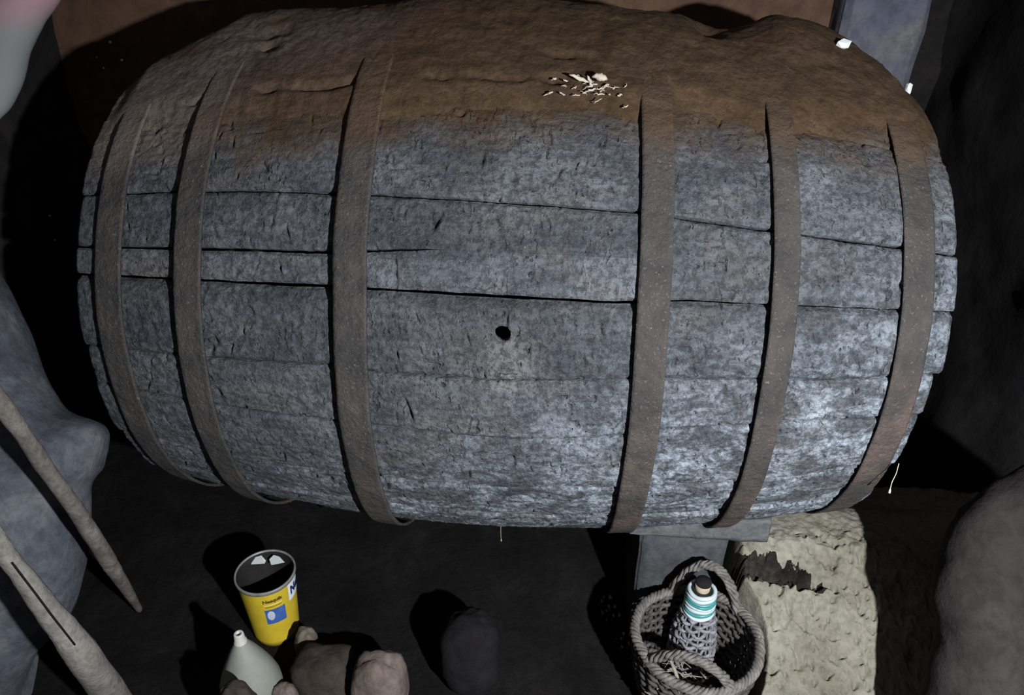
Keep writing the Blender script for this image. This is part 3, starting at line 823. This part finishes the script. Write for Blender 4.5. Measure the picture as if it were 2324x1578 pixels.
rest_stone('stone', 862, 1560, FZ + .085, (.062, .05, .095), M_PINK, 'pinkish pale upright stone at the bottom edge right of the yellow tin', 'stone', 2)
rest_stone('stone', 740, 1535, FZ + .055, (.075, .06, .070), M_BROWNST, 'brown lump of stone between the white bottle and the pinkish stone', 'stone', 4)
rest_stone('stone', 697, 1462, FZ + .05, (.026, .024, .05), mat_earth('tan_stone', (0.09, 0.075, 0.055), (0.13, 0.11, 0.085), (0.16, 0.14, 0.11), 8, 0.5, 50), 'small tan stone just right of the foot of the yellow tin', 'stone', 6)
rest_stone('stone', 553, 1640, FZ + .125, (.046, .026, .125), M_BROWNST, 'dark brown round stone in front of the white bottle', 'stone', 8)
rest_stone('stone', 1068, 1480, FZ + .09, (.070, .07, .115), M_DKST, 'large very dark rounded stone on the black floor', 'stone', 11)
rest_stone('stone', 652, 1600, FZ + .06, (.03, .025, .065), M_PINK, 'low pinkish stone on the bottom edge beside the white bottle', 'stone', 14)

# ------------------------------------------------------------------ wicker basket and the demijohn
basket = empty('wicker_basket', (bc[0], bc[1], FZ + 0.012))
tag(basket, 'round wicker basket with two twisted ear handles beside the mud bank', 'basket')
M_WICK = mat_plain('grey_brown_wicker', (0.115, 0.103, 0.092), 0.7, 0.3, 0.5, 60, 0.4)
M_WICKD = mat_plain('dark_wicker', (0.040, 0.035, 0.033), 0.7, 0.3, 0.4, 60, 0.4)
M_WICKL = mat_plain('pale_willow', (0.19, 0.168, 0.135), 0.65, 0.3, 0.35, 60, 0.3)
HB = RIM_Z - FZ - 0.012
def bprof(t): # radius up the wall, t 0..1
    return BR * (0.74 + 0.28 * np.asarray(t) ** 0.7 - 0.02 * np.asarray(t) ** 4)
NST = 26
mb = MB()
for k in range(NST):
    an = 2 * np.pi * k / NST; t_ = np.linspace(0, 1.0, 10)
    rr = bprof(t_); mb.tube(np.stack([rr * np.cos(an), rr * np.sin(an), t_ * HB], -1), 0.0034, 5)
o = mb.build('stakes', M_WICKD, basket); o['kind'] = 'stuff'
mb = MB(); rows = 17
for j in range(rows):
    t_ = (j + 0.6) / rows; an = np.linspace(0, 2 * np.pi, NST * 6, endpoint=False)
    rr = bprof(t_) + 0.0058 * np.cos(an * NST / 2 + np.pi * (j % 2)) + 0.0012 * RNG.standard_normal(len(an))
    z_ = t_ * HB + 0.0012 * np.sin(an * 7 + j)
    mb.tube(np.stack([rr * np.cos(an), rr * np.sin(an), z_], -1), 0.0050, 6, True)
o = mb.build('weave', mat_plain('dark_grey_wicker', (0.055, 0.049, 0.045), 0.7, 0.3, 0.6, 50, 0.4), basket); o['kind'] = 'stuff'
mb = MB(); mb.lathe([(0.001, 0.004), (BR * .74, 0.004), (BR * .75, .014), (0.001, .012)], 48); mb.build('bottom', M_WICKD, basket)
an = np.linspace(0, 2 * np.pi, 360, endpoint=False)
rimP = np.stack([bprof(1) * np.cos(an) * (1 + .012 * np.sin(3 * an)), bprof(1) * np.sin(an), HB + .004 * np.sin(2 * an + 1)], -1)
helix_strands(rimP, 4, 0.0068, 0.0052, 20, True).build('rim', M_WICK, basket)
yaw = TC_ANG * 0 + math.atan2(CAM[1] - bc[1], CAM[0] - bc[0])
def ear(side, half, hgt, lean):
    c_ang = yaw + (0 if side > 0 else np.pi)
    t_ = np.linspace(0, 1, 90); da = (t_ - .5) * 2 * half
    up = np.sin(np.pi * t_) ** 0.62
    rr = bprof(1) + lean * up; 
    # flatten the arch so that it stands as a loop on the rim
    x_ = rr * np.cos(c_ang + da); y_ = rr * np.sin(c_ang + da)
    return np.stack([x_, y_, HB - 0.012 + hgt * up], -1)
helix_strands(ear(-1, 0.60, 0.112, -0.012), 5, 0.0070, 0.0046, 3.2).build('handle', M_WICK, basket)
helix_strands(ear(1, 0.72, 0.082, -0.02), 5, 0.0070, 0.0046, 3.6).build('handle', M_WICK, basket)

# twigs and straw tangled at the near side of the basket
mb = MB(); tr_ = np.random.default_rng(3)
fwd = np.array([math.cos(yaw), math.sin(yaw), 0]); sid = np.array([-fwd[1], fwd[0], 0])
for k in range(80):
    c0 = np.array([bc[0], bc[1], FZ + .10]) + fwd * tr_.uniform(.045, .115) + sid * tr_.uniform(-.06, .06) + np.array([0, 0, tr_.uniform(-.03, .065)])
    d = sid * tr_.uniform(-1, 1) + fwd * tr_.uniform(-.5, .35) + np.array([0, 0, tr_.uniform(-.25, .25)]); d /= np.linalg.norm(d)
    L = tr_.uniform(.03, .075); t_ = np.linspace(-.5, .5, 8)
    P = c0 + t_[:, None] * d * L + (np.sin(t_ * 5 + k)[:, None]) * np.cross(d, [0, 0, 1]) * .006
    mb.tube(P, tr_.uniform(.0006, .0019), 5)
tw = mb.build('dry_twigs', M_WICKL); tag(tw, 'tangle of dry twigs and straw at the near side of the basket', 'twigs', kind='stuff')
c0 = at_z(1512, 1482, RIM_Z + .02); c1 = at_z(1545, 1590, RIM_Z - .035)
t_ = np.linspace(0, 1, 14)
mb = MB(); mb.tube(c0 + t_[:, None] * (c1 - c0) + np.sin(t_ * 3)[:, None] * np.array([.006, 0, .004]), np.linspace(.0034, .0050, 14), 8)
tag(mb.build('stick', M_WICKL), 'short pale stick poking up at the near left rim of the basket', 'stick')

# demijohn
DZ = FZ + 0.032; DH = 0.270
dp = at_z(1597, 1322, DZ + DH)
demi = empty('demijohn', (dp[0], dp[1], DZ))
tag(demi, 'small wicker-covered demijohn with corked taped neck standing in the basket', 'bottle')
M_GLASS = mat_plain('dark_bottle_glass', (0.010, 0.014, 0.012), 0.25, 0.5, 0.2, 20, 0.02)
mb = MB(); mb.lathe([(.01, 0), (.040, .002), (.044, .02), (.044, .07), (.040, .115), (.034, .150), (.027, .178), (.025, .20), (.026, .246), (.021, .252), (.017, .250)], 48, cap0=True, cap1=True); mb.build('glass', M_GLASS, demi)
def dprof(z_): return np.interp(z_, [0, .002, .02, .07, .115, .150, .178, .20], [.040, .042, .045, .045, .041, .035, .028, .026])
mb = MB(); NS2 = 12
for k in range(NS2):
    a0 = 2 * np.pi * k / NS2; z_ = np.linspace(.002, .186, 16); rr = dprof(z_) + .0028
    mb.tube(np.stack([rr * np.cos(a0), rr * np.sin(a0), z_], -1), .0026, 5)
for j in range(15):
    z0 = .010 + j * .0118; a_ = np.linspace(0, 2 * np.pi, NS2 * 8, endpoint=False)
    rr = dprof(z0) + .0034 + .0046 * np.cos(a_ * NS2 / 2 + np.pi * (j % 2)) + .0009 * RNG.standard_normal(len(a_))
    zz_ = z0 + .0022 * np.sin(a_ * 5 + j * 1.7) + .0012 * np.sin(a_ * 11 + j)
    mb.tube(np.stack([rr * np.cos(a_), rr * np.sin(a_), zz_], -1), .0042 * (1 + .18 * np.sin(a_ * 9 + j * 2.3)), 6, True)
o = mb.build('wicker_cover', mat_plain('grey_violet_wicker', (0.175, 0.165, 0.18), 0.7, 0.3, 0.45, 60, 0.4), demi); o['kind'] = 'stuff'
M_TAPEW = mat_plain('white_tape', (0.42, 0.47, 0.49), 0.4, 0.4, 0.1, 50, 0.1)
M_TAPET = mat_plain('teal_tape', (0.045, 0.20, 0.19), 0.4, 0.4, 0.2, 50, 0.1)
tz = [(.186, .0315, M_TAPEW), (.1955, .0310, M_TAPET), (.204, .0305, M_TAPEW), (.213, .0305, M_TAPEW), (.2215, .0300, M_TAPET), (.230, .0298, M_TAPET), (.238, .0295, M_TAPEW), (.245, .0285, M_TAPEW)]
for j, (z0, r0, mt) in enumerate(tz):
    a_ = np.linspace(0, 2 * np.pi, 60, endpoint=False)
    zz_ = z0 + .0022 * np.sin(a_ + j * 1.3) + .0008 * np.sin(a_ * 4 + j)
    mb = MB(); mb.tube(np.stack([r0 * np.cos(a_) * (1 + .01 * np.sin(a_ * 3 + j)), r0 * np.sin(a_), zz_], -1), .0050, 8, True)
    mb.build('tape_winding', mt, demi)
mb = MB(); mb.lathe([(.015, .244), (.0165, .250), (.0175, .268)], 28, cap1=True); mb.build('cork', mat_plain('pale_cork', (0.36, 0.29, 0.21), 0.8, 0.2, 0.25, 90, 0.3), demi)
mb = MB(); mb.lathe([(.0178, .2675), (.0182, .272), (.0165, .2755), (.001, .276)], 28); mb.build('cork_top', mat_plain('blackened_cork', (0.012, 0.010, 0.010), 0.9, 0.1, 0.3), demi)

# ------------------------------------------------------------------ sticks in front of the boulders
M_STICK = mat_earth('weathered_stick', (0.075, 0.064, 0.056), (0.14, 0.122, 0.107), (0.23, 0.205, 0.18), 14, 0.5, 90)
M_STICK2 = mat_earth('pale_split_cane', (0.13, 0.12, 0.103), (0.20, 0.187, 0.163), (0.29, 0.272, 0.242), 14, 0.5, 90)
def stick(name, pix, depths, radii, mat, label, n=90, seed=0, flat=1.0):
    P = np.array([at_depth(u, v, d) for (u, v), d in zip(pix, depths)])
    q = np.linspace(0, len(P) - 1, n); i = np.arange(len(P))
    C = np.stack([np.interp(q, i, P[:, k]) for k in range(3)], -1)
    rr = np.interp(q, i, radii) * (1 + .13 * fbm(q * 2.5, q * 0 + seed, None, seed, 4))
    C = C + .0018 * np.stack([fbm(q * 2.2, q * 0 + k * 7 + seed, None, 5 + k, 3) for k in range(3)], -1)
    c = C[0].copy(); mb = MB(); mb.tube(C - c, rr, 12, flat=flat)
    o = mb.build(name, mat); o.location = c
    return tag(o, label, 'stick')
s1 = stick('stick', [(-70, 820), (30, 955), (140, 1110), (245, 1270), (262, 1300), (318, 1385)], [1.15, 1.25, 1.375, 1.585, 1.635, 1.93], [.0150, .0148, .0138, .0175, .0150, .0085], M_STICK, 'upper weathered brown stick with broken tip leaning across the big boulder')
s2 = stick('stick', [(-60, 1150), (20, 1265), (120, 1400), (190, 1490), (300, 1640)], [1.05, 1.115, 1.215, 1.295, 1.66], [.0110, .0140, .0215, .0270, .0300], M_STICK2, 'lower pale stick with a lengthwise crack in the bottom left corner', seed=4)
# the crack: a thin dark fibre ridge let into the pale stick
P = np.array([at_depth(u, v, d) for u, v, d in [(28, 1278, 1.104), (75, 1340, 1.148), (120, 1400, 1.188), (170, 1464, 1.240)]])
q = np.linspace(0, 3, 24); C = np.stack([np.interp(q, range(4), P[:, k]) for k in range(3)], -1)
mb = MB(); mb.tube(C - np.array(s2.location), .0016, 5)
mb.build('crack', mat_plain('dark_crack', (0.012, 0.010, 0.010), 1, 0, 0.1), s2)

# ------------------------------------------------------------------ small pale bits
M_FLUFF = mat_plain('white_fluff', (0.36, 0.31, 0.25), 0.9, 0.1, 0.25, 90, 0.2)
def surf(u, v, lift):
    d = ray(u, v); o = CAM
    ts = np.linspace(0.8, 2.6, 6000); P = o + ts[:, None] * d
    g = np.hypot(P[:, 1], P[:, 2]) - rb(P[:, 0]) - lift
    j = np.where(g < 0)[0]
    return P[j[0]] if len(j) else None
mb = MB(); fr = np.random.default_rng(8)
def flake(u, v, L, wd, ang_, lift=0.017):
    c0 = surf(u, v, lift)
    if c0 is None: return
    d = np.array([math.cos(ang_), -0.3 * math.sin(ang_), math.sin(ang_) * .8])
    t_ = np.linspace(-.5, .5, 7)
    P = c0 + t_[:, None] * d * L + fr.normal(0, .0012, (7, 3))
    mb.tube(P, wd * (1 - (2 * t_) ** 2 * .75), 6)
for k in range(34):
    u = fr.normal(1335, 45); v = 205 + fr.normal(0, 16) + (u - 1335) * .05
    flake(u, v, fr.uniform(.006, .022), fr.uniform(.0008, .0022), fr.uniform(-.5, .9))
flake(1362, 176, .026, .0075, -.15, .030); flake(1316, 178, .040, .004, -.45, .026); flake(1338, 185, .03, .003, -1.2, .024)
fl = mb.build('white_crumbs', M_FLUFF); tag(fl, 'scatter of white crumbs and fluff on the soil near the top of the barrel', 'crumbs', kind='stuff')
def chip(name, u, v, depth, size, label, group=None, seed=0, mat=M_SHARD):
    P = at_depth(u, v, depth)
    bm = bmesh.new(); bmesh.ops.create_icosphere(bm, subdivisions=1, radius=1)
    r_ = random.Random(seed)
    for vv in bm.verts: vv.co = Vector((vv.co.x * size[0], vv.co.y * size[1], vv.co.z * size[2])) * r_.uniform(.7, 1.25)
    me = bpy.data.meshes.new(name); bm.to_mesh(me); bm.free()
    o = link(name, me, mat, None, False); o.location = P
    return tag(o, label, 'chip', group)
def first_hit(u, v, lift):
    while surf(u, v, lift) is None: v += 3
    return surf(u, v + 3, lift)
def chip_at(P, size, label, seed):
    o = chip('plaster_chip', 1162, 789, 1.0, size, label, None, seed); o.location = P
P = first_hit(1912, 80, .055); chip_at(P, (.015, .012, .012), 'white plaster chip on the soil in front of the grey pier', 3)
P = first_hit(2062, 175, .004); chip_at(P, (.006, .006, .016), 'small upright white chip on the top right shoulder of the barrel', 5)
def strand(pts, label, rad_=.0009):
    P = np.array(pts); mb = MB(); q = np.linspace(0, len(P) - 1, 14)
    C = np.stack([np.interp(q, range(len(P)), P[:, k]) for k in range(3)], -1)
    rr = rad_ * (1 + 1.6 * (q > len(P) - 1.25))
    mb.tube(C, rr, 5); o = mb.build('cobweb_strand', M_FLUFF); return tag(o, label, 'cobweb')
bu = np.array([0.0, -0.39, -0.424])
strand([bu, bu + [0, .002, -.03], bu + [.001, .002, -.052]], 'thin cobweb strand hanging under the middle of the barrel', .0006)
e1 = at_depth(2034, 1062, 1.38)
strand([at_depth(2040, 1052, 1.40), at_depth(2034, 1075, 1.40), at_depth(2024, 1095, 1.40), at_depth(2018, 1120, 1.40)], 'knotted cobweb strand hanging from the lower right end of the barrel', .0009)

for k, (u, v, sz) in enumerate([(250, 97, .0048), (277, 137, .0052), (235, 155, .0036), (219, 130, .0025), (125, 545, .0032), (113, 490, .0028)]):  # dust floating in the air, modelled as white specks on the wall
    P = at_y(u, v, 0.675)
    if P[0] < -1.43: r_ = ray(u, v); P = CAM + r_ * ((-1.425 - CAM[0]) / r_[0])
    chip('dust_mote', u, v, depth_of(P), (sz, sz, sz), 'tiny white mote of floating dust, set on the wall left of the barrel', 'floating dust motes set on the wall', 30 + k)
